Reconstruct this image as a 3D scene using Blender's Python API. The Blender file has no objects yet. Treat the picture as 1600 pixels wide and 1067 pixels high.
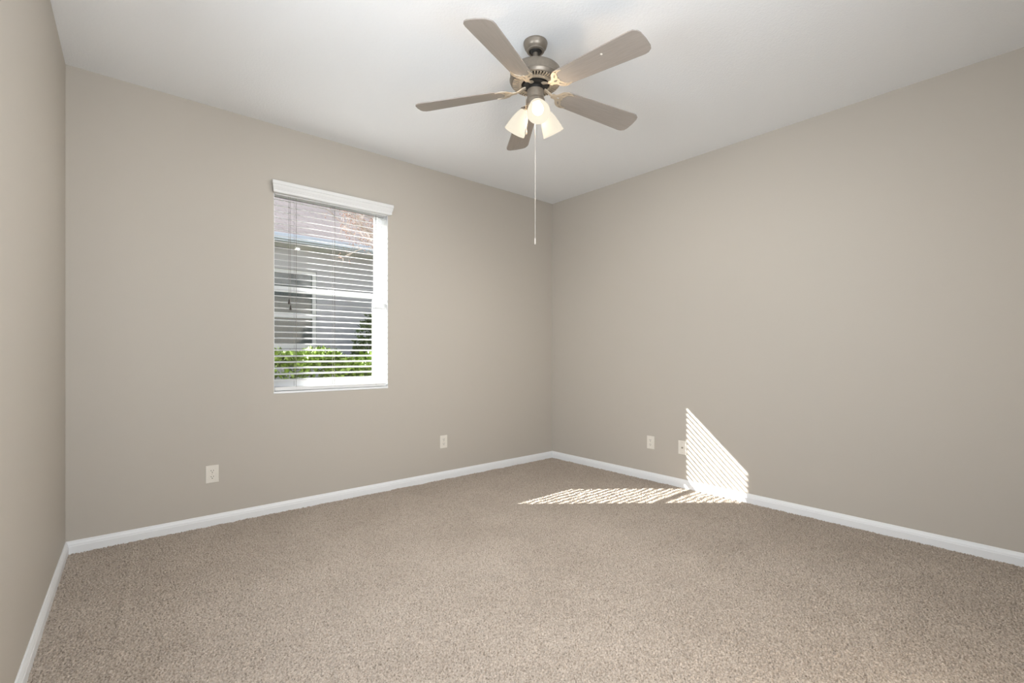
import bpy, bmesh, math, random
import numpy as np
from mathutils import Vector, Matrix
random.seed(7)
R = math.radians
PI = math.pi
sc = bpy.context.scene
COL = sc.collection

# ------------------------------------------------------------------ camera
CAM_Z = 1.123
cam_d = bpy.data.cameras.new('camera')
cam = bpy.data.objects.new('camera', cam_d); COL.objects.link(cam)
cam_d.sensor_width = 36.0
cam_d.lens = 748.0 / 1600.0 * 36.0
cam_d.shift_y = 18.8 / 1600.0
cam_d.clip_start = 0.02
cam.location = (0.163, -3.657, CAM_Z)
cam.rotation_euler = (PI / 2, 0, -math.atan2(0.649, 0.761))
sc.camera = cam

# ------------------------------------------------------------------ view, world, sun, area light
sc.view_settings.view_transform = 'Standard'
sc.view_settings.look = 'None'
sc.view_settings.exposure = -0.04
sc.view_settings.gamma = 1.0
sc.view_settings.use_curve_mapping = False

world = bpy.data.worlds.new('world'); sc.world = world
world.use_nodes = True
wn = world.node_tree.nodes; wl = world.node_tree.links
bg = wn['Background']
sky = wn.new('ShaderNodeTexSky'); sky.sky_type = 'NISHITA'; sky.sun_disc = False
sky.sun_elevation = R(30); sky.sun_rotation = R(-50); sky.air_density = 0.8; sky.dust_density = 1.5
wl.new(sky.outputs[0], bg.inputs[0]); bg.inputs[1].default_value = 0.17

SUN_K = 0.91                                    # drop per metre across the window plane
SUN_DIR = Vector((0.774, -0.633, -SUN_K * 0.633)).normalized()
sd = bpy.data.lights.new('sun', 'SUN'); so = bpy.data.objects.new('sun', sd); COL.objects.link(so)
sd.energy = 40.0; sd.angle = R(0.38); sd.color = (1.0, 0.965, 0.92)
so.rotation_euler = SUN_DIR.to_track_quat('-Z', 'Y').to_euler(); so.location = (-6, 6, 7)

ld2 = bpy.data.lights.new('daylight_left', 'AREA'); lo2 = bpy.data.objects.new('daylight_left', ld2); COL.objects.link(lo2)
ld2.shape = 'RECTANGLE'; ld2.size = 1.5; ld2.size_y = 1.5; ld2.energy = 76.0; ld2.color = (0.86, 0.93, 1.0)
lo2.location = (-0.75, -2.42, 1.48); lo2.rotation_euler = (R(88), 0, R(-90))     # daylight at the window in the left wall, outside the frame
ad = bpy.data.lights.new('rear_fill', 'AREA'); ao = bpy.data.objects.new('rear_fill', ad); COL.objects.link(ao)
ad.shape = 'RECTANGLE'; ad.size = 1.15; ad.size_y = 1.35; ad.energy = 55.0; ad.color = (0.86, 0.93, 1.0)
ao.location = (0.72, -4.05, 1.60); ao.rotation_euler = (R(112), 0, R(-8))      # added unseen fill light behind the camera, brightening the room

# ------------------------------------------------------------------ helpers
def new_mat(name, color, rough=0.5, metal=0.0, spec=0.5, bump=None, noise=None, emit=None, trans=0.0):
    m = bpy.data.materials.new(name); m.use_nodes = True
    nt = m.node_tree; b = nt.nodes['Principled BSDF']
    b.inputs['Base Color'].default_value = (*color, 1)
    b.inputs['Roughness'].default_value = rough
    b.inputs['Metallic'].default_value = metal
    b.inputs['Specular IOR Level'].default_value = spec
    tc = nt.nodes.new('ShaderNodeTexCoord')
    if noise:                                   # (scale, amount) own colour variation of the surface
        n = nt.nodes.new('ShaderNodeTexNoise'); n.inputs['Scale'].default_value = noise[0]
        n.inputs['Detail'].default_value = 4
        mp = nt.nodes.new('ShaderNodeMapping')
        if len(noise) > 2: mp.inputs['Scale'].default_value = noise[2]
        nt.links.new(tc.outputs['Object'], mp.inputs[0]); nt.links.new(mp.outputs[0], n.inputs['Vector'])
        r = nt.nodes.new('ShaderNodeValToRGB')
        k = noise[1]
        r.color_ramp.elements[0].position = 0.3; r.color_ramp.elements[1].position = 0.7
        r.color_ramp.elements[0].color = (*[c * (1 - k) for c in color], 1)
        r.color_ramp.elements[1].color = (*[min(1, c * (1 + k)) for c in color], 1)
        nt.links.new(n.outputs['Fac'], r.inputs[0]); nt.links.new(r.outputs[0], b.inputs['Base Color'])
    if bump:                                    # (scale, strength, distance)
        n2 = nt.nodes.new('ShaderNodeTexNoise'); n2.inputs['Scale'].default_value = bump[0]; n2.inputs['Detail'].default_value = 3
        bp = nt.nodes.new('ShaderNodeBump'); bp.inputs['Strength'].default_value = bump[1]; bp.inputs['Distance'].default_value = bump[2]
        nt.links.new(tc.outputs['Object'], n2.inputs['Vector'])
        nt.links.new(n2.outputs['Fac'], bp.inputs['Height']); nt.links.new(bp.outputs[0], b.inputs['Normal'])
    if emit:
        b.inputs['Emission Color'].default_value = (*emit[0], 1); b.inputs['Emission Strength'].default_value = emit[1]
    if trans: b.inputs['Transmission Weight'].default_value = trans
    return m

def glass_mat(name, tint=(0.97, 0.98, 0.98), refl=0.03):
    m = bpy.data.materials.new(name); m.use_nodes = True
    nt = m.node_tree; nt.nodes.clear()
    out = nt.nodes.new('ShaderNodeOutputMaterial'); mix = nt.nodes.new('ShaderNodeMixShader')
    t = nt.nodes.new('ShaderNodeBsdfTransparent'); t.inputs[0].default_value = (*tint, 1)
    g = nt.nodes.new('ShaderNodeBsdfGlossy'); g.inputs['Roughness'].default_value = 0.02
    mix.inputs[0].default_value = refl
    nt.links.new(t.outputs[0], mix.inputs[1]); nt.links.new(g.outputs[0], mix.inputs[2]); nt.links.new(mix.outputs[0], out.inputs[0])
    return m

def obj(name, bm, mat, parent=None, smooth=False, loc=None):
    me = bpy.data.meshes.new(name)
    if isinstance(bm, bmesh.types.BMesh):
        bmesh.ops.recalc_face_normals(bm, faces=bm.faces[:])
        bm.to_mesh(me); bm.free()
    else: me = bm; me.name = name
    if mat: me.materials.clear(); me.materials.append(mat)
    if smooth:
        me.polygons.foreach_set('use_smooth', [True] * len(me.polygons))
        me.set_sharp_from_angle(angle=R(smooth if smooth is not True else 40))
    o = bpy.data.objects.new(name, me); COL.objects.link(o)
    if parent: o.parent = parent
    if loc: o.location = loc
    return o

def struct(name, bm, mat, parent=None, smooth=False):
    o = obj(name, bm, mat, parent, smooth)
    if parent is None: o['kind'] = 'structure'
    return o

def thing(name, label, cat, loc=(0, 0, 0), rotz=0, group=None):
    o = bpy.data.objects.new(name, None); COL.objects.link(o)
    o.empty_display_size = 0.1
    o.location = loc; o.rotation_euler = (0, 0, rotz)
    return tag(o, label, cat, group)

def tag(o, label, cat, group=None):
    o['label'] = label; o['category'] = cat
    if group: o['group'] = group
    return o

def box(bm, x0, x1, y0, y1, z0, z1, bev=0.0, mat=None):
    M = Matrix.Translation(((x0 + x1) / 2, (y0 + y1) / 2, (z0 + z1) / 2)) @ Matrix.Diagonal((abs(x1 - x0), abs(y1 - y0), abs(z1 - z0), 1))
    if mat: M = mat @ M
    g = bmesh.ops.create_cube(bm, size=1.0, matrix=M)
    if bev:
        es = set()
        for v in g['verts']: es.update(v.link_edges)
        bmesh.ops.bevel(bm, geom=list(es), offset=bev, segments=2, affect='EDGES', profile=0.5)
    return bm

def bx(*a, **k):
    bm = bmesh.new(); return box(bm, *a, **k)

def prism(bm, pts, axis_fn):
    """pts: 2D outline; axis_fn(p, t) -> 3D for t in 0, 1"""
    a = [bm.verts.new(axis_fn(p, 0)) for p in pts]; b = [bm.verts.new(axis_fn(p, 1)) for p in pts]
    n = len(pts)
    bm.faces.new(a); bm.faces.new(b[::-1])
    for i in range(n): bm.faces.new((a[i], b[i], b[(i + 1) % n], a[(i + 1) % n]))
    return bm

def lathe(bm, prof, seg=48, M=None, cap=False):
    rings = []
    for r, z in prof:
        if r < 1e-6:
            v = bm.verts.new((0, 0, z)); rings.append([v])
        else: rings.append([bm.verts.new((r * math.cos(2 * PI * i / seg), r * math.sin(2 * PI * i / seg), z)) for i in range(seg)])
    for A, B in zip(rings, rings[1:]):
        for i in range(seg):
            j = (i + 1) % seg
            if len(A) == 1 and len(B) > 1: bm.faces.new((A[0], B[j], B[i]))
            elif len(B) == 1 and len(A) > 1: bm.faces.new((A[i], A[j], B[0]))
            elif len(A) > 1: bm.faces.new((A[i], A[j], B[j], B[i]))
    if M is not None:
        vs = [v for r in rings for v in r]
        bmesh.ops.transform(bm, matrix=M, verts=vs)
    return bm

def tube(bm, pts, rad, seg=8, caps=True):
    pts = [Vector(p) for p in pts]; n = len(pts)
    rads = rad if isinstance(rad, (list, tuple)) else [rad] * n
    rings = []; up = None
    for i, p in enumerate(pts):
        t = (pts[min(i + 1, n - 1)] - pts[max(i - 1, 0)]).normalized()
        if up is None:
            up = Vector((0, 0, 1)) if abs(t.z) < 0.9 else Vector((1, 0, 0))
        x = t.cross(up)
        if x.length < 1e-4: x = t.cross(Vector((0, 1, 0)))
        x.normalize(); y = x.cross(t).normalized(); up = y
        rings.append([bm.verts.new(p + (x * math.cos(2 * PI * k / seg) + y * math.sin(2 * PI * k / seg)) * rads[i]) for k in range(seg)])
    for A, B in zip(rings, rings[1:]):
        for k in range(seg): bm.faces.new((A[k], A[(k + 1) % seg], B[(k + 1) % seg], B[k]))
    if caps:
        bm.faces.new(rings[0][::-1]); bm.faces.new(rings[-1])
    return bm

def curve_plate(outlines, thick, bevel=0.0):
    """flat plate with holes from 2D outlines -> mesh (holes cut where outlines nest)"""
    cu = bpy.data.curves.new('plate', 'CURVE'); cu.dimensions = '2D'; cu.fill_mode = 'BOTH'
    cu.extrude = thick / 2; cu.bevel_depth = bevel; cu.bevel_resolution = 1
    for o in outlines:
        sp = cu.splines.new('POLY'); sp.points.add(len(o) - 1); sp.use_cyclic_u = True
        for p, q in zip(sp.points, o): p.co = (q[0], q[1], 0, 1)
    t = bpy.data.objects.new('plate', cu)
    COL.objects.link(t)
    dg = bpy.context.evaluated_depsgraph_get()
    me = bpy.data.meshes.new_from_object(t.evaluated_get(dg))
    bpy.data.objects.remove(t); bpy.data.curves.remove(cu)
    return me

def smooth_closed(pts, k=6):
    out = []; n = len(pts)
    for i in range(n):
        p0, p1, p2, p3 = [Vector(pts[(i + d) % n]) for d in (-1, 0, 1, 2)]
        for s in range(k):
            t = s / k
            out.append(tuple(0.5 * ((2 * p1) + (-p0 + p2) * t + (2 * p0 - 5 * p1 + 4 * p2 - p3) * t * t + (-p0 + 3 * p1 - 3 * p2 + p3) * t ** 3)))
    return out

# ------------------------------------------------------------------ materials
M_wall = new_mat('wall_paint', (0.495, 0.456, 0.402), 0.55, spec=0.35, bump=(180, 0.06, 0.004))
M_ceil = new_mat('ceiling_paint', (0.85, 0.865, 0.88), 0.9, spec=0.2, bump=(95, 0.25, 0.006))
M_trim = new_mat('trim_paint', (0.80, 0.81, 0.82), 0.35, spec=0.4)
M_vinyl = new_mat('white_vinyl', (0.74, 0.75, 0.76), 0.35, spec=0.4)
M_blind = new_mat('blind_white', (0.74, 0.74, 0.735), 0.4, spec=0.4)
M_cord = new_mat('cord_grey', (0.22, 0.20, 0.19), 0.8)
M_pull = new_mat('pull_cord', (0.55, 0.51, 0.46), 0.8)
M_tassel = new_mat('dark_wood_tassel', (0.045, 0.035, 0.03), 0.4)
M_plate = new_mat('ivory_plastic', (0.76, 0.72, 0.65), 0.35)
M_dark = new_mat('dark_slot', (0.03, 0.028, 0.025), 0.6)
M_brass = new_mat('screw_metal', (0.55, 0.50, 0.42), 0.35, metal=0.9)
M_nickel = new_mat('brushed_pewter', (0.26, 0.225, 0.185), 0.40, metal=0.6, noise=(60, 0.08))
M_iron = new_mat('antique_pewter', (0.56, 0.48, 0.38), 0.42, metal=0.55)
M_black = new_mat('black_metal', (0.02, 0.018, 0.016), 0.5)
M_blade = new_mat('taupe_blade', (0.31, 0.275, 0.245), 0.25, spec=0.7, noise=(9, 0.06, (1, 14, 1)))
M_glass = glass_mat('window_glass')
M_pane_dark = new_mat('dark_pane', (0.10, 0.12, 0.125), 0.08, spec=0.6)
M_stucco = new_mat('stucco_lilac_grey', (0.50, 0.50, 0.535), 0.9, bump=(60, 0.3, 0.01))
M_soffit = new_mat('soffit_beige', (0.82, 0.79, 0.76), 0.8)
M_gutter = new_mat('gutter_pale_blue', (0.62, 0.69, 0.80), 0.45)
M_leaf_lime = new_mat('leaf_lime', (0.125, 0.20, 0.026), 0.5, noise=(8, 0.35))
M_leaf_dark = new_mat('leaf_dark', (0.075, 0.12, 0.035), 0.55, noise=(6, 0.35))
M_bark = new_mat('bark', (0.40, 0.34, 0.30), 0.85)
M_seed = new_mat('seed_head', (0.27, 0.17, 0.135), 0.8, noise=(5, 0.3))
M_grass = new_mat('lawn', (0.10, 0.17, 0.045), 0.9, noise=(30, 0.4))

def shingle_mat():
    m = new_mat('roof_shingles', (0.19, 0.165, 0.17), 0.9)
    nt = m.node_tree; b = nt.nodes['Principled BSDF']
    tc = nt.nodes.new('ShaderNodeTexCoord')
    br = nt.nodes.new('ShaderNodeTexBrick'); br.inputs['Scale'].default_value = 1.0
    br.inputs['Color1'].default_value = (0.155, 0.132, 0.137, 1); br.inputs['Color2'].default_value = (0.120, 0.102, 0.107, 1)
    br.inputs['Mortar'].default_value = (0.075, 0.063, 0.066, 1)
    br.inputs['Mortar Size'].default_value = 0.008; br.inputs['Brick Width'].default_value = 0.30; br.inputs['Row Height'].default_value = 0.14
    nt.links.new(tc.outputs['Object'], br.inputs['Vector']); nt.links.new(br.outputs['Color'], b.inputs['Base Color'])
    return m
M_shingle = shingle_mat()

def carpet_mat():
    m = bpy.data.materials.new('carpet'); m.use_nodes = True
    nt = m.node_tree; b = nt.nodes['Principled BSDF']
    b.inputs['Roughness'].default_value = 0.95; b.inputs['Specular IOR Level'].default_value = 0.1
    b.inputs['Sheen Weight'].default_value = 0.15; b.inputs['Sheen Roughness'].default_value = 0.5
    tc = nt.nodes.new('ShaderNodeTexCoord')
    n = nt.nodes.new('ShaderNodeTexNoise'); n.inputs['Scale'].default_value = 150; n.inputs['Detail'].default_value = 3
    r = nt.nodes.new('ShaderNodeValToRGB')
    r.color_ramp.elements[0].position = 0.30; r.color_ramp.elements[1].position = 0.66
    r.color_ramp.elements[0].color = (0.205, 0.165, 0.128, 1); r.color_ramp.elements[1].color = (0.56, 0.478, 0.402, 1)
    el = r.color_ramp.elements.new(0.44); el.color = (0.405, 0.339, 0.277, 1)
    n2 = nt.nodes.new('ShaderNodeTexNoise'); n2.inputs['Scale'].default_value = 2.2; n2.inputs['Detail'].default_value = 3
    mx = nt.nodes.new('ShaderNodeMix'); mx.data_type = 'RGBA'; mx.blend_type = 'MULTIPLY'; mx.inputs[0].default_value = 1.0
    r2 = nt.nodes.new('ShaderNodeValToRGB')
    r2.color_ramp.elements[0].position = 0.3; r2.color_ramp.elements[1].position = 0.7
    r2.color_ramp.elements[0].color = (0.89, 0.88, 0.87, 1); r2.color_ramp.elements[1].color = (1, 1, 1, 1)
    nt.links.new(tc.outputs['Object'], n.inputs['Vector']); nt.links.new(tc.outputs['Object'], n2.inputs['Vector'])
    nt.links.new(n.outputs['Fac'], r.inputs[0]); nt.links.new(n2.outputs['Fac'], r2.inputs[0])
    nt.links.new(r.outputs[0], mx.inputs[6]); nt.links.new(r2.outputs[0], mx.inputs[7])
    nt.links.new(mx.outputs[2], b.inputs['Base Color'])
    n3 = nt.nodes.new('ShaderNodeTexNoise'); n3.inputs['Scale'].default_value = 420; n3.inputs['Detail'].default_value = 2
    bp = nt.nodes.new('ShaderNodeBump'); bp.inputs['Strength'].default_value = 0.45; bp.inputs['Distance'].default_value = 0.003
    nt.links.new(tc.outputs['Object'], n3.inputs['Vector']); nt.links.new(n3.outputs['Fac'], bp.inputs['Height'])
    nt.links.new(bp.outputs[0], b.inputs['Normal'])
    return m
M_carpet = carpet_mat()

# ------------------------------------------------------------------ room shell
H = 2.74; XR = 3.8575; YR = -3.80
LK = 0.0377                                            # the left wall opens slightly towards the camera
def xl(y): return LK * y
WX0, WX1, WZ0, WZ1, OZ1 = 1.075, 1.941, 0.850, 2.325, 2.365         # drywall opening
OX0 = 1.030                                             # outer masonry opening, left

def wall_with_hole(bm, x0, x1, y0, y1, z0, z1, hx0, hx1, hz0, hz1):
    box(bm, x0, hx0, y0, y1, z0, z1); box(bm, hx1, x1, y0, y1, z0, z1)
    box(bm, hx0, hx1, y0, y1, z0, hz0); box(bm, hx0, hx1, y0, y1, hz1, z1)

bm = bmesh.new()
wall_with_hole(bm, -0.02, XR, 0, 0.105, -0.02, H, WX0, WX1, WZ0, WZ1)
wall_with_hole(bm, -0.30, XR + 0.15, 0.105, 0.186, -0.3, H, OX0, WX1, WZ0, OZ1)
wall_with_hole(bm, -0.30, XR + 0.15, 0.186, 0.20, -0.3, H, 1.097, WX1, WZ0, OZ1)
struct('wall_back', bm, M_wall)
struct('wall_right', bx(XR, XR + 0.15, YR - 0.15, 0.105, -0.02, H), M_wall)
bm = bmesh.new()
LY0, LY1, LZ0, LZ1 = -3.05, -1.80, 0.80, 2.20
for ya, yb, za, zb in ((0.105, LY1, -0.02, H), (LY0, YR, -0.02, H), (LY1, LY0, -0.02, LZ0), (LY1, LY0, LZ1, H)):
    prism(bm, [(xl(ya), ya), (xl(yb), yb), (-0.32, yb), (-0.32, ya)], lambda p, t: (p[0], p[1], za if t == 0 else zb))
struct('wall_left', bm, M_wall)
bm = bmesh.new()
wall_with_hole(bm, -0.32, XR, YR - 0.15, YR, -0.02, H, 0.10, 1.40, 0.90, 2.40)
struct('wall_rear', bm, M_wall)
struct('ceiling', bx(-0.32, XR + 0.15, YR - 0.15, 0.20, H, H + 0.15), M_ceil)
# drywall returns, white inside the window opening
bm = bmesh.new()
box(bm, WX1 - 0.004, WX1 + 0.001, 0.001, 0.105, WZ0, WZ1); box(bm, WX0 - 0.001, WX0 + 0.004, 0.001, 0.105, WZ0, WZ1)
box(bm, WX0, WX1, 0.001, 0.105, WZ1 - 0.004, WZ1 + 0.001)
struct('trim_1', bm, M_vinyl)
struct('trim_2', bx(WX0 - 0.001, WX1 + 0.001, -0.004, 0.105, WZ0 - 0.012, WZ0 + 0.004, bev=0.003), M_trim)   # white sill
# roof overhang above the window, outdoors
bm = bmesh.new(); box(bm, -4, 8, 0.20, 0.45, 2.536, 2.57); box(bm, -4, 8, 0.43, 0.46, 2.536, 2.72); box(bm, -4, 8, 0.2, 0.46, 2.70, 2.76)
struct('trim_3', bm, M_trim)
# frame around the added, unseen rear opening for the fill light
bm = bmesh.new()
for a in ((0.10, 0.16, 0.90, 2.40), (1.34, 1.40, 0.90, 2.40), (0.16, 1.34, 0.90, 0.96), (0.16, 1.34, 2.34, 2.40)):
    box(bm, a[0], a[1], YR - 0.08, YR - 0.001, a[2], a[3])
struct('fill_opening', bm, M_vinyl)

bm = bmesh.new()
for a in ((LY0, LY0 + 0.05, LZ0, LZ1), (LY1 - 0.05, LY1, LZ0, LZ1), (LY0 + 0.05, LY1 - 0.05, LZ0, LZ0 + 0.05), (LY0 + 0.05, LY1 - 0.05, LZ1 - 0.05, LZ1)):
    box(bm, -0.27, -0.20, a[0], a[1], a[2], a[3])
struct('window_3', bm, M_vinyl)

# carpeted floor: one mesh with real pile relief
def carpet():
    dx = 0.0036
    x0, x1, y0, y1 = -0.16, XR + 0.005, YR, 0.005
    nx = int((x1 - x0) / dx) + 1; ny = int((y1 - y0) / dx) + 1
    rs = np.random.RandomState(3)
    fx = np.fft.fftfreq(nx, dx)[None, :]; fy = np.fft.fftfreq(ny, dx)[:, None]
    f = np.hypot(fx, fy)
    W = np.fft.fft2(rs.randn(ny, nx))
    def band(l0, bw):
        g = np.exp(-0.5 * ((np.log(np.maximum(f, 1e-6) * l0)) / bw) ** 2)
        h = np.real(np.fft.ifft2(W * g)); return h / h.std()
    W2 = np.fft.fft2(rs.randn(ny, nx))
    b0 = band(0.0125, 0.28); W = W2
    gap = np.clip((-0.55 - b0) / 0.8, 0, 1)
    h = 0.0034 * np.tanh(1.2 * b0) - 0.0085 * gap * gap * (3 - 2 * gap) + 0.0010 * band(0.035, 0.4)
    W = np.fft.fft2(rs.randn(ny, nx)); h += 0.0012 * band(0.22, 0.5)
    X, Y = np.meshgrid(np.linspace(x0, x1, nx), np.linspace(y0, y1, ny))
    # vacuum-cleaner wheel tracks pressed into the pile
    for (ax, ay, bx_, by_, w, d) in TRACKS:
        vx, vy = bx_ - ax, by_ - ay; L = math.hypot(vx, vy)
        t = np.clip(((X - ax) * vx + (Y - ay) * vy) / L ** 2, 0, 1)
        dd = np.hypot(X - ax - t * vx, Y - ay - t * vy)
        h += d * np.exp(-0.5 * (dd / w) ** 2)
    Z = h - 0.001
    me = bpy.data.meshes.new('floor')
    nv = nx * ny; nf = (nx - 1) * (ny - 1)
    co = np.stack([X, Y, Z], -1).astype(np.float32).reshape(-1)
    idx = np.arange(nv).reshape(ny, nx)
    q = np.stack([idx[:-1, :-1], idx[:-1, 1:], idx[1:, 1:], idx[1:, :-1]], -1).reshape(-1).astype(np.int32)
    me.vertices.add(nv); me.vertices.foreach_set('co', co)
    me.loops.add(nf * 4); me.loops.foreach_set('vertex_index', q)
    me.polygons.add(nf); me.polygons.foreach_set('loop_start', np.arange(0, nf * 4, 4, dtype=np.int32))
    me.polygons.foreach_set('use_smooth', np.ones(nf, dtype=bool))
    me.update(calc_edges=True)
    return me
TRACKS = [(0.30, -0.05, 0.19, -1.40, 0.010, 0.0060),
          (3.80, -2.13, 2.45, -2.09, 0.012, -0.0065), (3.80, -2.17, 2.45, -2.125, 0.012, 0.0045), (3.80, -2.02, 3.0, -2.00, 0.010, -0.004),
          (3.80, -2.44, 2.45, -2.40, 0.012, -0.0065), (3.80, -2.48, 2.45, -2.435, 0.012, 0.0045),
          (3.80, -2.95, 3.0, -2.55, 0.012, -0.005), (3.2, -0.15, 2.3, -0.75, 0.010, -0.004)]
fl = obj('floor', carpet(), M_carpet); fl['kind'] = 'structure'

# baseboards, swept profile with mitred ends
BP = [(0, -0.012), (0.0135, -0.012), (0.0135, 0.040), (0.0115, 0.044), (0.0115, 0.049), (0.0095, 0.055), (0.0065, 0.061), (0.0055, 0.066), (0.0030, 0.0695), (0, 0.0695)]
def baseboard(name, a, b, m0=1, m1=1):
    a = Vector((*a, 0)); b = Vector((*b, 0)); t = (b - a).normalized(); n = Vector((-t.y, t.x, 0))
    bm = bmesh.new()
    prism(bm, BP, lambda p, k: ((a + t * (p[0] * m0)) if k == 0 else (b - t * (p[0] * m1))) + n * p[0] + Vector((0, 0, p[1])))
    struct(name, bm, M_trim)
baseboard('baseboard_back', (XR, 0), (0, 0))
baseboard('baseboard_left', (0, 0), (xl(YR), YR))
baseboard('baseboard_right', (XR, YR), (XR, 0))

# ------------------------------------------------------------------ window unit (single hung)
win = bpy.data.objects.new('window_1', None); COL.objects.link(win); win['kind'] = 'structure'
win.location = ((WX0 + WX1) / 2, 0.14, WZ0)
win_inv = Matrix.Translation(win.location).inverted()
def wpart(name, bm, mat, parent=None, smooth=False):
    bmesh.ops.transform(bm, matrix=win_inv, verts=bm.verts[:])
    return obj(name, bm, mat, parent or win, smooth)
FX0, FX1, FZ0, FZ1 = OX0, WX1, WZ0 + 0.004, OZ1
bm = bmesh.new()
for a in ((FX0, FX0 + 0.045, FZ0, FZ1), (FX1 - 0.040, FX1, FZ0, FZ1), (FX0, FX1, FZ0, FZ0 + 0.03), (FX0, FX1, FZ1 - 0.035, FZ1)):
    box(bm, a[0], a[1], 0.1055, 0.185, a[2], a[3], bev=0.002)
wpart('frame', bm, M_vinyl)
def sash(name, x0, x1, z0, z1, y0, y1, sl, sr, rb, rt):
    bm = bmesh.new()
    box(bm, x0, x0 + sl, y0, y1, z0, z1, bev=0.002); box(bm, x1 - sr, x1, y0, y1, z0, z1, bev=0.002)
    box(bm, x0 + sl, x1 - sr, y0, y1, z0, z0 + rb, bev=0.002); box(bm, x0 + sl, x1 - sr, y0, y1, z1 - rt, z1, bev=0.002)
    s = wpart(name, bm, M_vinyl)
    g = bx(x0 + sl, x1 - sr, (y0 + y1) / 2 - 0.002, (y0 + y1) / 2 + 0.002, z0 + rb, z1 - rt)
    wpart('glass_pane', g, M_glass, s)
    return s
sash('lower_sash', FX0 + 0.043, FX1 - 0.038, FZ0 + 0.025, 1.618, 0.114, 0.136, 0.030, 0.040, 0.052, 0.040)
sash('upper_sash', FX0 + 0.043, FX1 - 0.038, 1.585, FZ1 - 0.03, 0.138, 0.152, 0.018, 0.020, 0.030, 0.030)
bm = bmesh.new(); box(bm, 1.49, 1.54, 0.098, 0.112, 1.600, 1.618, bev=0.003)
wpart('sash_lock', bm, M_vinyl)

# ------------------------------------------------------------------ window blind
BX0, BX1 = WX0 + 0.008, WX1 - 0.010
blind = thing('window_blind', 'white horizontal slat blind with crown valance hanging in the window', 'blind', ((BX0 + BX1) / 2, 0.03, WZ0))
b_inv = Matrix.Translation(blind.location).inverted()
def bpart(name, bm, mat, parent=None, smooth=False):
    bmesh.ops.transform(bm, matrix=b_inv, verts=bm.verts[:])
    return obj(name, bm, mat, parent or blind, smooth)
# valance: crown profile (offset into the room, z)
VP = [(0.0, 2.256), (-0.030, 2.256), (-0.034, 2.260), (-0.034, 2.276), (-0.037, 2.279), (-0.037, 2.284), (-0.042, 2.292), (-0.046, 2.303), (-0.046, 2.308),
      (-0.050, 2.311), (-0.050, 2.333), (-0.046, 2.336), (0.0, 2.336)]
bm = bmesh.new()
prism(bm, VP, lambda p, t: ((1.056 + (p[0] + 0.05) * 0.5) if t == 0 else (1.968 - (p[0] + 0.05) * 0.5), p[0] - 0.001, p[1]))
bpart('valance', bm, M_blind)
bm = bmesh.new(); box(bm, BX0, BX1, 0.004, 0.062, 2.250, 2.290, bev=0.002); hr = bpart('headrail', bm, M_blind)
bm = bmesh.new(); box(bm, BX0, BX1, 0.056, 0.062, 2.2455, 2.2502); bpart('rail_shadow_strip', bm, M_cord, hr)['label'] = 'thin dark strip for the shadow line under the headrail'  # added dark strip, draws the shadow line below the headrail
PITCH = 0.043; TILT = 0.23; SW = 0.038
YC = 0.033
bm = bmesh.new()
nz = 31
ang = math.atan(TILT)
for i in range(nz):
    z = 2.223 - i * PITCH
    if z < 0.915: break
    prof = []
    for k in range(7):                                       # gently crowned slat section
        s = (k / 6 - 0.5); prof.append((s * SW, 0.0015 + 0.0022 * (1 - (2 * s) ** 2)))
    low = [(a, b - 0.0026) for a, b in prof][::-1]
    ca, sa = math.cos(ang), math.sin(ang)
    pts = [(YC + a * ca - b * sa, z + a * sa + b * ca) for a, b in prof + low]
    prism(bm, pts, lambda p, t: (BX0 if t == 0 else BX1, p[0], p[1]))
bpart('slats', bm, M_blind)
bm = bmesh.new(); box(bm, BX0, BX1, YC - 0.026, YC + 0.022, 0.858, 0.884, bev=0.004); br = bpart('bottom_rail', bm, M_blind)
LADX = (1.228, 1.508, 1.842)
for x in LADX:
    bm = bmesh.new()
    lathe(bm, [(0, -0.003), (0.0045, -0.002), (0.0045, 0.001)], 12, Matrix.Translation((x, YC - 0.026, 0.872)) @ Matrix.Rotation(R(90), 4, 'X'))
    bpart('cord_plug', bm, M_cord, br)
for x in LADX:
    bm = bmesh.new()
    for y in (YC - 0.0255, YC + 0.0255): tube(bm, [(x, y, 0.88), (x, y, 2.255)], 0.0009, 6)
    tube(bm, [(x + 0.006, YC, 0.88), (x + 0.006, YC, 2.255)], 0.0009, 6)
    bpart('ladder_cord', bm, M_cord)
for x, zb in ((1.176, 1.512), (1.186, 1.470)):
    bm = bmesh.new(); tube(bm, [(x, YC - 0.036, zb), (x - 0.001, YC - 0.034, 1.9), (x, YC - 0.028, 2.255)], 0.0011, 6)
    c = bpart('lift_cord', bm, M_cord)
    bm = bmesh.new(); lathe(bm, [(0, 0.0), (0.003, 0.0), (0.0045, -0.008), (0.0075, -0.028), (0.0078, -0.034), (0, -0.036)], 16, Matrix.Translation((x, YC - 0.036, zb)))
    t = bpart('tassel', bm, M_tassel, c, smooth=True); t['label'] = 'dark brown cord tassel'

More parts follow.
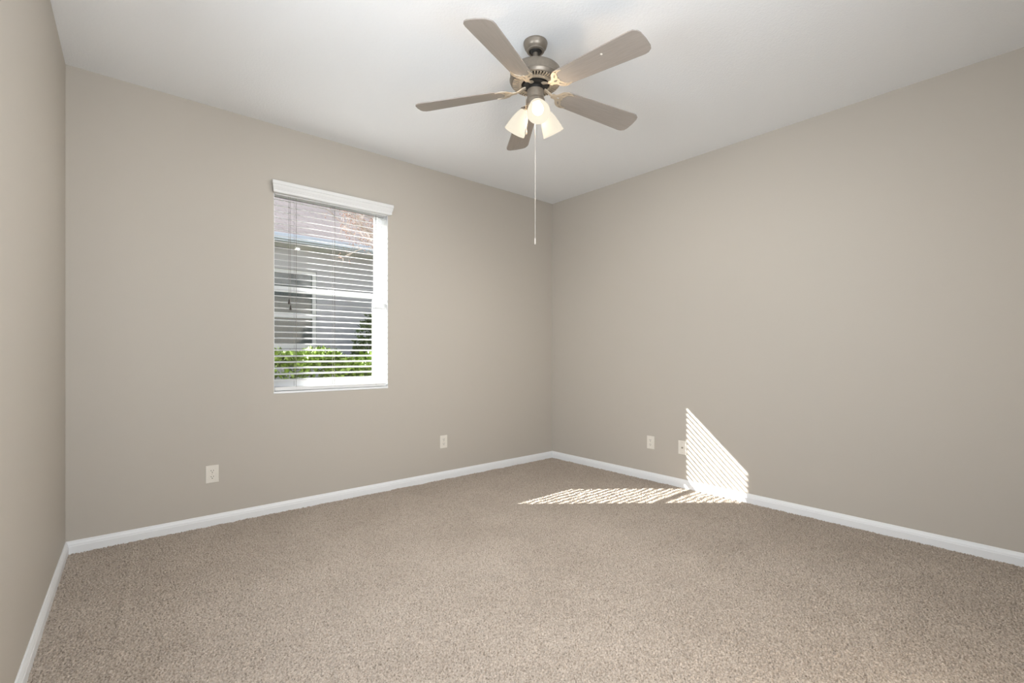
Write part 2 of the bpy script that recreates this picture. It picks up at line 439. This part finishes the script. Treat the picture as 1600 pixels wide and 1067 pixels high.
# ------------------------------------------------------------------ wall plates
def plate_root(label, loc, rz, group=None, name='power_outlet', cat='outlet'):
    return thing(name, label, cat, loc, rz, group)
def plate_mesh(w=0.074, h=0.114):
    bm = bmesh.new(); box(bm, -w / 2, w / 2, -0.0055, 0, -h / 2, h / 2, bev=0.0025); return bm
def make_outlet(label, loc, rz, group):
    r = plate_root(label, loc, rz, group)
    obj('wall_plate', plate_mesh(), M_plate, r)
    for s in (1, -1):
        zc = 0.0195 * s
        bm = bmesh.new()
        pts = [(0.0172 * math.cos(a), zc + 0.0172 * math.sin(a)) for a in [2 * PI * k / 32 for k in range(32)]]
        pts = [(x, max(zc - 0.0140, min(zc + 0.0140, z))) for x, z in pts]
        prism(bm, pts, lambda p, t: (p[0], -0.0055 if t == 0 else -0.0085, p[1]))
        f = obj('receptacle', bm, M_plate, r)
        bm = bmesh.new()
        box(bm, -0.0080, -0.0050, -0.0088, -0.0080, zc + 0.0005, zc + 0.0085); box(bm, 0.0050, 0.0080, -0.0088, -0.0080, zc + 0.0015, zc + 0.0085)
        lathe(bm, [(0, 0), (0.0030, 0), (0.0030, -0.0006)], 14, Matrix.Translation((0, -0.0088, zc - 0.0070)) @ Matrix.Rotation(R(90), 4, 'X'))
        obj('slots', bm, M_dark, f)
    bm = bmesh.new(); lathe(bm, [(0, 0.0012), (0.002, 0.001), (0.003, 0)], 14, Matrix.Translation((0, -0.0055, 0)) @ Matrix.Rotation(R(90), 4, 'X'))
    obj('screw', bm, M_brass, r)
    return r
def copy_outlet(src, label, loc, rz):
    r = src.copy(); COL.objects.link(r); r.location = loc; r.rotation_euler = (0, 0, rz); r['label'] = label
    for ch in list(src.children):
        c = ch.copy(); COL.objects.link(c); c.parent = r
        for g in ch.children:
            d = g.copy(); COL.objects.link(d); d.parent = c
    return r
GRP = 'ivory duplex outlets low on the walls'
o1 = make_outlet('ivory duplex outlet on the window wall, left of and below the window', (0.7025, 0, 0.335), 0, GRP)
copy_outlet(o1, 'small ivory outlet on the window wall near the far corner', (2.476, 0, 0.335), 0)
copy_outlet(o1, 'ivory duplex outlet on the right wall, nearer the far corner than the cable plate', (XR, -1.224, 0.335), R(-90))
cx = plate_root('off-white cable plate with one round socket, touching the sunlit patch on the right wall', (XR, -1.530, 0.334), R(-90), None, 'cable_plate', 'wall plate')
obj('wall_plate', plate_mesh(), M_plate, cx)
bm = bmesh.new(); lathe(bm, [(0.0085, 0), (0.0085, 0.002), (0.0050, 0.0025), (0.0048, 0.008), (0.0035, 0.008), (0.0035, 0.003)], 20, Matrix.Translation((0, -0.0055, 0)) @ Matrix.Rotation(R(90), 4, 'X'))
cs = obj('cable_socket', bm, M_brass, cx, smooth=True)
bm = bmesh.new(); lathe(bm, [(0, 0.0035), (0.0036, 0.0035)], 16, Matrix.Translation((0, -0.0075, 0)) @ Matrix.Rotation(R(90), 4, 'X'))
obj('socket_hole', bm, M_dark, cs)
for z in (0.042, -0.042):
    bm = bmesh.new(); lathe(bm, [(0, 0.0012), (0.002, 0.001), (0.003, 0)], 14, Matrix.Translation((0, -0.0055, z)) @ Matrix.Rotation(R(90), 4, 'X'))
    obj('screw', bm, M_brass, cx)

# ------------------------------------------------------------------ ceiling fan
FANX, FANY = 1.873, -1.840
fan = thing('ceiling_fan', 'five-blade taupe and pewter ceiling fan with three lit lamps', 'ceiling fan', (FANX, FANY, H))
def fpart(name, bm, mat, parent=None, smooth=40, label=None):
    """geometry given at absolute heights around the fan axis"""
    if isinstance(bm, bmesh.types.BMesh): bmesh.ops.transform(bm, matrix=Matrix.Translation((0, 0, -H)), verts=bm.verts[:])
    o = obj(name, bm, mat, parent or fan, smooth)
    if label: o['label'] = label
    return o
bm = bmesh.new()
lathe(bm, [(0.0, 2.7395), (0.0615, 2.7395), (0.0628, 2.736), (0.0628, 2.731), (0.0612, 2.728), (0.0600, 2.722), (0.0570, 2.713), (0.0520, 2.7055), (0.0455, 2.7015), (0.0440, 2.6995), (0.0455, 2.698), (0.0455, 2.6935), (0.0425, 2.691), (0.034, 2.691), (0.0325, 2.700), (0.0, 2.715)])
can = fpart('canopy', bm, M_nickel)
bm = bmesh.new(); lathe(bm, [(0, 2.712), (0.031, 2.706), (0.0300, 2.697), (0.024, 2.690), (0.013, 2.686)], 32)
fpart('hanger_ball', bm, M_black, can)
bm = bmesh.new(); lathe(bm, [(0.0125, 2.700), (0.0125, 2.618), (0.021, 2.616), (0.021, 2.602), (0.030, 2.598)], 32); fpart('downrod', bm, M_nickel)
bm = bmesh.new()
lathe(bm, [(0.0, 2.602), (0.060, 2.603), (0.108, 2.600), (0.122, 2.596), (0.130, 2.588), (0.132, 2.578), (0.132, 2.5485), (0.1345, 2.546), (0.1345, 2.541), (0.1315, 2.5375), (0.1295, 2.530), (0.1260, 2.5255), (0.1215, 2.5235), (0.1195, 2.5245)], 72)
mot = fpart('motor_housing', bm, M_nickel)
bm = bmesh.new(); lathe(bm, [(0.121, 2.528), (0.060, 2.528)], 72); fpart('vent_cavity', bm, M_black, mot)
bm = bmesh.new()
for k in range(48):
    a = 2 * PI * k / 48
    box(bm, 0.088, 0.1205, -0.0034, 0.0034, 2.5195, 2.526, mat=Matrix.Rotation(a, 4, 'Z'))
lathe(bm, [(0.090, 2.526), (0.089, 2.5185), (0.076, 2.516), (0.073, 2.5185), (0.073, 2.527)], 72)
fpart('vent_grille', bm, M_iron, mot, smooth=30)
bm = bmesh.new(); lathe(bm, [(0.064, 2.5275), (0.064, 2.513), (0.056, 2.509), (0.036, 2.508), (0.036, 2.488)], 48); fpart('flywheel', bm, M_black)
bm = bmesh.new(); lathe(bm, [(0.0, 2.492), (0.040, 2.492), (0.0435, 2.489), (0.0435, 2.447), (0.046, 2.445), (0.0485, 2.441), (0.0485, 2.418), (0.046, 2.412), (0.034, 2.402), (0.018, 2.394), (0.010, 2.388), (0.0, 2.386)], 48)
fpart('switch_housing', bm, M_nickel)

# blades with their irons
def blade_outline():
    p = []
    r0, r1 = 0.150, 0.645
    w0, w1 = 0.054, 0.0715
    p += [(r0, -0.030), (r0 + 0.012, -0.045), (r0 + 0.032, -w0)]
    p += [(r1 - 0.045, -w1), (r1 - 0.026, -w1 + 0.003), (r1 - 0.010, -w1 + 0.014), (r1 - 0.003, -w1 + 0.030), (r1, 0), (r1 - 0.003, w1 - 0.030), (r1 - 0.010, w1 - 0.014), (r1 - 0.026, w1 - 0.003), (r1 - 0.045, w1)]
    p += [(r0 + 0.032, w0), (r0 + 0.012, 0.045), (r0, 0.030)]
    return p
me_blade = curve_plate([blade_outline()], 0.003, 0.0012)
IRON = smooth_closed([(0.128, -0.012), (0.150, -0.014), (0.166, -0.022), (0.182, -0.040), (0.204, -0.052), (0.232, -0.056), (0.262, -0.050), (0.268, -0.046), (0.240, -0.044),
                      (0.222, -0.034), (0.214, -0.020), (0.205, -0.010), (0.211, 0.0), (0.205, 0.010), (0.214, 0.020), (0.222, 0.034), (0.240, 0.044), (0.268, 0.046), (0.262, 0.050),
                      (0.232, 0.056), (0.204, 0.052), (0.182, 0.040), (0.166, 0.022), (0.150, 0.014), (0.128, 0.012)], 4)
def leaf(cx_, cy_, L, w, a):
    out = []
    for k in range(12):
        t = 2 * PI * k / 12
        x, y = L * math.cos(t), w * math.sin(t) * (1 - 0.35 * math.cos(t))
        out.append((cx_ + x * math.cos(a) - y * math.sin(a), cy_ + x * math.sin(a) + y * math.cos(a)))
    return out
HOLES = [leaf(0.180, 0.0, 0.014, 0.0055, 0), leaf(0.200, -0.030, 0.016, 0.005, R(-42)), leaf(0.200, 0.030, 0.016, 0.005, R(42)),
         leaf(0.228, -0.049, 0.012, 0.0025, R(-6)), leaf(0.228, 0.049, 0.012, 0.0025, R(6))]
SQ = lambda o: [(0.100 + (x - 0.128) * 0.78, y) for x, y in o]
me_iron = curve_plate([SQ(o) for o in [IRON] + HOLES], 0.003, 0.0008)
def arm_mesh():
    bm = bmesh.new()
    secs = [(0.050, 0.012, 0.010, 2.509), (0.064, 0.012, 0.010, 2.506), (0.078, 0.010, 0.009, 2.500), (0.090, 0.0085, 0.008, 2.4935), (0.100, 0.009, 0.007, 2.4890), (0.112, 0.012, 0.004, 2.4868), (0.128, 0.014, 0.003, 2.4858)]
    rings = []
    for r, w, h, z in secs:
        rings.append([bm.verts.new((r + 0.5 * h * math.cos(t) * 0, w * math.cos(t), z + h * 0.6 * math.sin(t))) for t in [2 * PI * k / 12 for k in range(12)]])
    for A, B in zip(rings, rings[1:]):
        for k in range(12): bm.faces.new((A[k], A[(k + 1) % 12], B[(k + 1) % 12], B[k]))
    bm.faces.new(rings[0]); bm.faces.new(rings[-1][::-1])
    return bm
bm = arm_mesh(); bmesh.ops.transform(bm, matrix=Matrix.Translation((0, 0, -H)), verts=bm.verts[:])
bmesh.ops.recalc_face_normals(bm, faces=bm.faces[:])
me_arm = bpy.data.meshes.new('arm'); bm.to_mesh(me_arm); bm.free()
BZ = 2.4985; DROOP = R(3.7); PITCH_B = R(12.5); TH0 = R(-117.3 - 40.46)
bl_first = None
def bscrew_bm():
    bm = bmesh.new()
    for x, y in ((0.168, -0.013), (0.168, 0.013), (0.222, 0.0)):
        lathe(bm, [(0, -0.0035), (0.0035, -0.003), (0.005, 0)], 12, Matrix.Translation((x if x < .2 else 0.203, y, 0)))
    return bm
for k in range(5):
    a = TH0 + k * R(72) + R((2.5, -0.8, 0.2, -0.4, -0.6)[k])
    if bl_first is None:
        bl = obj('blade', me_blade, M_blade, fan, smooth=30)
        ir = obj('blade_iron', me_iron, M_iron, bl, smooth=30)
        ir.location = (0, 0, -0.0042)
        bl_first = (bl, ir)
        ar = obj('blade_arm', me_arm, M_iron, fan, smooth=50); ar0 = ar
    else:
        bl = bl_first[0].copy(); COL.objects.link(bl); bl.parent = fan
        ir = bl_first[1].copy(); COL.objects.link(ir); ir.parent = bl
        ar = ar0.copy(); COL.objects.link(ar); ar.parent = fan
    M = Matrix.Rotation(a, 4, 'Z') @ Matrix.Rotation(DROOP, 4, 'Y') @ Matrix.Rotation(-PITCH_B, 4, 'X')
    bl.rotation_euler = M.to_euler(); bl.location = (0, 0, BZ - H)
    ar.rotation_euler = (0, 0, a)
    if k == 1:
        bm = bmesh.new(); lathe(bm, [(0, -0.0034), (0.0055, -0.0034), (0.0058, -0.0026), (0.0, -0.0026)], 20, Matrix.Translation((0.435, -0.028, 0)))
        st = obj('pale_disc', bm, M_plate, bl); st['label'] = 'tiny pale round disc'  # small pale disc on the underside of one blade

# lamps: frosted bell shades on a three-arm kit
def shade_mat():
    m = bpy.data.materials.new('frosted_glass_lit'); m.use_nodes = True
    nt = m.node_tree; nt.nodes.clear()
    out = nt.nodes.new('ShaderNodeOutputMaterial')
    d = nt.nodes.new('ShaderNodeBsdfDiffuse'); d.inputs[0].default_value = (0.14, 0.13, 0.11, 1)
    t = nt.nodes.new('ShaderNodeBsdfTranslucent'); t.inputs[0].default_value = (0.10, 0.09, 0.075, 1)
    e = nt.nodes.new('ShaderNodeEmission'); e.inputs[0].default_value = (1.0, 0.915, 0.75, 1); e.inputs[1].default_value = 0.86
    mx = nt.nodes.new('ShaderNodeMixShader'); mx.inputs[0].default_value = 0.6
    ad_ = nt.nodes.new('ShaderNodeAddShader')
    nt.links.new(d.outputs[0], mx.inputs[1]); nt.links.new(t.outputs[0], mx.inputs[2])
    nt.links.new(mx.outputs[0], ad_.inputs[0]); nt.links.new(e.outputs[0], ad_.inputs[1]); nt.links.new(ad_.outputs[0], out.inputs[0])
    return m
M_shade = shade_mat()
M_bulb = new_mat('lit_bulb', (1, 0.95, 0.85), 0.4, emit=((1.0, 0.96, 0.90), 2.5))
SH_PROF = [(0.0215, 0.0), (0.0260, 0.008), (0.0330, 0.022), (0.0405, 0.042), (0.0465, 0.064), (0.0515, 0.086), (0.0555, 0.106), (0.0580, 0.118)]
for s in (0, -120, 120):
    a = R(-86 - 40.46 + s)
    tilt = R(43 if s == 0 else 30)                       # shade axis from straight down, outward
    neck = Vector((0.048 if s == 0 else 0.062, 0, 2.400))
    axis = Vector((math.sin(tilt), 0, -math.cos(tilt)))
    RZ = Matrix.Rotation(a, 4, 'Z')
    MM = RZ @ Matrix.Translation(neck) @ axis.to_track_quat('Z', 'Y').to_matrix().to_4x4()
    bm = bmesh.new()
    prof = SH_PROF + [(r - 0.0022, z) for r, z in SH_PROF[::-1]]
    lathe(bm, prof, 40, MM)
    sh = fpart('lamp_shade', bm, M_shade, smooth=60)
    bm = bmesh.new(); lathe(bm, [(0.0, -0.016), (0.014, -0.016), (0.023, -0.008), (0.0245, -0.0015), (0.0220, 0.0005)], 32, MM)
    tube(bm, [RZ @ Vector(p) for p in ((0.030, 0, 2.425), (0.046, 0, 2.424), (0.053, 0, 2.416), (0.056, 0, 2.408))], 0.008, 12)
    fpart('lamp_socket', bm, M_nickel, sh, smooth=50)
    bm = bmesh.new(); lathe(bm, [(0.0205, 0.003), (0.017, 0.012), (0.016, 0.022), (0.022, 0.038), (0.0280, 0.062), (0.0290, 0.078), (0.0260, 0.092), (0.0160, 0.103), (0, 0.107)], 28, MM)
    fpart('bulb', bm, M_bulb, sh, smooth=60)
    ld = bpy.data.lights.new('lamp_light', 'SPOT'); ld.energy = 9.0 if s == 0 else 31.0; ld.color = (1.0, 0.96, 0.895); ld.shadow_soft_size = 0.020
    ld.spot_size = R(170); ld.spot_blend = 0.65                 # the bulb's light leaving the mouth of the shade
    lo = bpy.data.objects.new('lamp_light', ld); COL.objects.link(lo); lo.parent = fan
    lo.location = (MM @ Vector((0, 0, 0.130))) - Vector((0, 0, H))
    lo.rotation_euler = (MM.to_3x3() @ Vector((0, 0, 1))).to_track_quat('-Z', 'Y').to_euler()
    gd = bpy.data.lights.new('lamp_glow', 'POINT'); gd.energy = 0.05; gd.color = (1.0, 0.84, 0.62); gd.shadow_soft_size = 0.01
    go = bpy.data.objects.new('lamp_glow', gd); COL.objects.link(go); go.parent = fan
    go.location = (MM @ Vector((0, 0, 0.1135))) - Vector((0, 0, H))

gd = bpy.data.lights.new('lamp_glow', 'POINT'); gd.energy = 2.6; gd.color = (1.0, 0.74, 0.48); gd.shadow_soft_size = 0.03
go = bpy.data.objects.new('lamp_glow', gd); COL.objects.link(go); go.parent = fan; go.location = (0, 0, 2.335 - H)   # what the frosted shades give off

# pull chains
def c2r(xc, dc):                                          # offset right of / beyond the axis as seen from the doorway
    return (xc * 0.761 + dc * 0.649, -xc * 0.649 + dc * 0.761)
ox, oy = c2r(-0.050, -0.02)
bm = bmesh.new(); tube(bm, [(ox * 0.85, oy * 0.85, 2.455), (ox, oy, 2.452), (ox, oy, 2.285)], 0.0011, 6)
for i in range(54): lathe(bm, [(0, 0.0016), (0.0016, 0), (0, -0.0016)], 6, Matrix.Translation((ox, oy, 2.450 - i * 0.0031)))
pc = fpart('pull_chain', bm, M_iron, label='short brassy bead chain')
bm = bmesh.new(); lathe(bm, [(0, 2.290), (0.002, 2.289), (0.003, 2.282), (0.0058, 2.268), (0.0065, 2.262), (0.005, 2.255), (0, 2.252)], 16, Matrix.Translation((ox, oy, 0)))
fpart('chain_fob', bm, M_iron, pc)
ox, oy = c2r(-0.001, 0.010)
bm = bmesh.new(); tube(bm, [(ox, oy, 2.388), (ox, oy, 1.722)], 0.0010, 8)
pc = fpart('pull_cord', bm, M_pull, label='long thin white pull cord')
bm = bmesh.new(); lathe(bm, [(0, 1.726), (0.003, 1.725), (0.0035, 1.718), (0.003, 1.711), (0.0032, 1.704), (0.0026, 1.694), (0, 1.693)], 14, Matrix.Translation((ox, oy, 0)))
fpart('cord_bead', bm, M_pull, pc)

# ------------------------------------------------------------------ outdoors, seen through the window
gr = struct('ground', bx(-9, 14, 0.20, 14, -0.40, -0.25), M_grass)
NW = 3.60                                                 # the neighbour's wall
house = thing('neighbouring_house', 'pale grey house next door with shingled roof, seen through the blind', 'house', (2.0, NW, -0.25))
h_inv = Matrix.Translation(house.location).inverted()
def hpart(name, bm, mat, parent=None):
    bmesh.ops.transform(bm, matrix=h_inv, verts=bm.verts[:]); return obj(name, bm, mat, parent or house)
HX0, HX1 = -6.0, 12.0
NWX0, NWX1, NWZ0, NWZ1 = 1.40, 2.558, 1.20, 2.324
bm = bmesh.new(); wall_with_hole(bm, HX0, HX1, NW, NW + 0.15, -0.25, 2.62, NWX0, NWX1, NWZ0, NWZ1); hpart('wall', bm, M_stucco)
bm = bmesh.new(); box(bm, HX0, HX1, NW - 0.50, NW + 0.1, 2.625, 2.64); hpart('soffit', bm, M_soffit)
bm = bmesh.new(); box(bm, HX0, HX1, NW - 0.55, NW - 0.50, 2.60, 2.69); box(bm, HX0, HX1, NW - 0.62, NW - 0.55, 2.612, 2.69, bev=0.012); hpart('gutter', bm, M_gutter)
bm = bmesh.new(); prism(bm, [(NW - 0.6, 2.69), (NW + 5.4, 2.69 + 6.0 * 0.45), (NW + 5.4, 2.65 + 6.0 * 0.45), (NW - 0.6, 2.65)], lambda p, t: (HX0 if t == 0 else HX1, p[0], p[1]))
rf = hpart('roof', bm, M_shingle)
bm = bmesh.new()
for a in ((NWX0, NWX0 + .05, NWZ0, NWZ1), (NWX1 - .05, NWX1, NWZ0, NWZ1), (NWX0 + .05, NWX1 - .05, NWZ0, NWZ0 + .05), (NWX0 + .05, NWX1 - .05, NWZ1 - .05, NWZ1), (NWX0 + .05, NWX1 - .05, 1.635, 1.71)):
    box(bm, a[0], a[1], NW + 0.03, NW + 0.09, a[2], a[3])
nwf = hpart('window', bm, M_vinyl)
bm = bmesh.new(); box(bm, NWX0, NWX1, NW + 0.06, NW + 0.065, NWZ0, NWZ1); hpart('pane', bm, M_pane_dark, nwf)

def leaves_mesh(bm, n, sampler, size, rs, updir=0.5):
    for _ in range(n):
        p = sampler(); s = size * rs.uniform(0.7, 1.3)
        d = Vector((rs.gauss(0, 1), rs.gauss(0, 1), rs.gauss(updir, 0.8))).normalized()
        t = d.cross(Vector((rs.gauss(0, 1), rs.gauss(0, 1), rs.gauss(0, 1)))).normalized(); nrm = d.cross(t)
        v = [p, p + d * s * 0.5 + t * s * 0.24 + nrm * s * 0.05, p + d * s, p + d * s * 0.5 - t * s * 0.24 + nrm * s * 0.05]
        bm.faces.new([bm.verts.new(q) for q in v])
rs = random.Random(5)
hg = thing('hedge', 'lime green clipped hedge below the window outside', 'hedge', (2.2, 1.0, -0.25))
g_inv = Matrix.Translation(hg.location).inverted()
def hedge_pt():
    x = rs.uniform(-0.2, 4.6); top = 1.05 + 0.05 * math.sin(x * 5.3) + 0.04 * math.sin(x * 11 + 1)
    if rs.random() < 0.45: return Vector((x, rs.uniform(0.68, 1.32), top + rs.uniform(-0.07, 0.05)))
    return Vector((x, 0.66 + abs(rs.gauss(0, 0.10)), rs.uniform(-0.2, top)))
bm = bmesh.new(); leaves_mesh(bm, 34000, hedge_pt, 0.06, rs)
bmesh.ops.transform(bm, matrix=g_inv, verts=bm.verts[:]); obj('foliage', bm, M_leaf_lime, hg)
bm = bmesh.new()
for i in range(16):
    x = -0.1 + i * 0.3; tube(bm, [(x, 1.0, -0.25), (x + rs.uniform(-.05, .05), 1.0, 0.4), (x + rs.uniform(-.1, .1), 1.0 + rs.uniform(-.1, .1), 1.0)], [0.018, 0.013, 0.006], 6)
bmesh.ops.transform(bm, matrix=g_inv, verts=bm.verts[:]); obj('stem', bm, M_bark, hg)

sh_ = thing('shrub', 'dark green shrub against the neighbouring house wall', 'shrub', (3.10, 2.50, -0.25))
g_inv = Matrix.Translation(sh_.location).inverted()
def shrub_pt():
    while True:
        p = Vector((rs.uniform(-1, 1), rs.uniform(-1, 1), rs.uniform(-1, 1)))
        if 0.35 < p.length < 1: return Vector((3.10 + p.x * 0.48, 2.50 + p.y * 0.36, 0.80 + p.z * 0.95))
bm = bmesh.new(); leaves_mesh(bm, 4500, shrub_pt, 0.075, rs)
bmesh.ops.transform(bm, matrix=g_inv, verts=bm.verts[:]); obj('foliage', bm, M_leaf_dark, sh_)
bm = bmesh.new()
for i in range(5): tube(bm, [(3.10, 2.50, -0.25), (3.10 + rs.uniform(-.2, .2), 2.50 + rs.uniform(-.2, .2), 0.9)], [0.02, 0.008], 6)
bmesh.ops.transform(bm, matrix=g_inv, verts=bm.verts[:]); obj('stem', bm, M_bark, sh_)

tr = thing('small_tree', 'thin bare-twigged tree with brown seed heads in front of the roof', 'tree', (2.98, 1.75, -0.25))
g_inv = Matrix.Translation(tr.location).inverted()
rs = random.Random(11)
bm = bmesh.new(); tips = []
def grow(p, d, L, r, lev):
    pts = [p]; q = p.copy(); dd = d.copy()
    for i in range(4):
        dd = (dd + Vector((rs.gauss(0, .16), rs.gauss(0, .16), rs.gauss(0.02, .14)))).normalized(); q = q + dd * L / 4; pts.append(q.copy())
    tube(bm, pts, [r * (1 - 0.13 * i) for i in range(5)], 5 if lev < 3 else 4)
    if lev >= 4: tips.append(q); return
    for i in range(4):
        b = pts[1 + (i % 4)]
        nd = (dd + Vector((rs.gauss(0, .65), rs.gauss(0, .45), rs.gauss(0.05, .55)))).normalized()
        grow(b, nd, L * rs.uniform(0.55, 0.75), max(0.0022, r * 0.55), lev + 1)
tube(bm, [(2.98, 1.75, -0.25), (2.97, 1.75, 0.8), (2.98, 1.75, 2.30)], [0.040, 0.034, 0.026], 8)
for z, d in ((2.25, (-0.95, 0.0, 0.35)), (2.30, (-0.80, 0.1, 0.60)), (2.30, (-0.60, -0.1, 0.85)), (2.32, (-0.90, -0.15, 0.45)), (2.28, (-0.70, 0.2, 0.75)), (2.30, (0.4, 0.2, 0.8)), (2.30, (-0.2, 0.1, 1.0))):
    grow(Vector((2.98, 1.75, z)), Vector(d).normalized(), 0.50, 0.011, 1)
bmesh.ops.transform(bm, matrix=g_inv, verts=bm.verts[:]); obj('branches', bm, M_bark, tr)
def bead(bm, c, r):
    v = [bm.verts.new(c + Vector(d) * r) for d in ((1, 0, 0), (0, 1, 0), (-1, 0, 0), (0, -1, 0), (0, 0, 1.2), (0, 0, -1.2))]
    for i in range(4): bm.faces.new((v[i], v[(i + 1) % 4], v[4])); bm.faces.new((v[(i + 1) % 4], v[i], v[5]))
bm = bmesh.new()
for t in tips:
    if rs.random() < 0.42:
        for k in range(rs.randint(2, 6)):
            c = t + Vector((rs.gauss(0, .025), rs.gauss(0, .025), rs.gauss(0, .03)))
            bead(bm, c, rs.uniform(0.005, 0.010))
bmesh.ops.transform(bm, matrix=g_inv, verts=bm.verts[:])
sdh = obj('seed_heads', bm, M_seed, tr); sdh['kind'] = 'stuff'
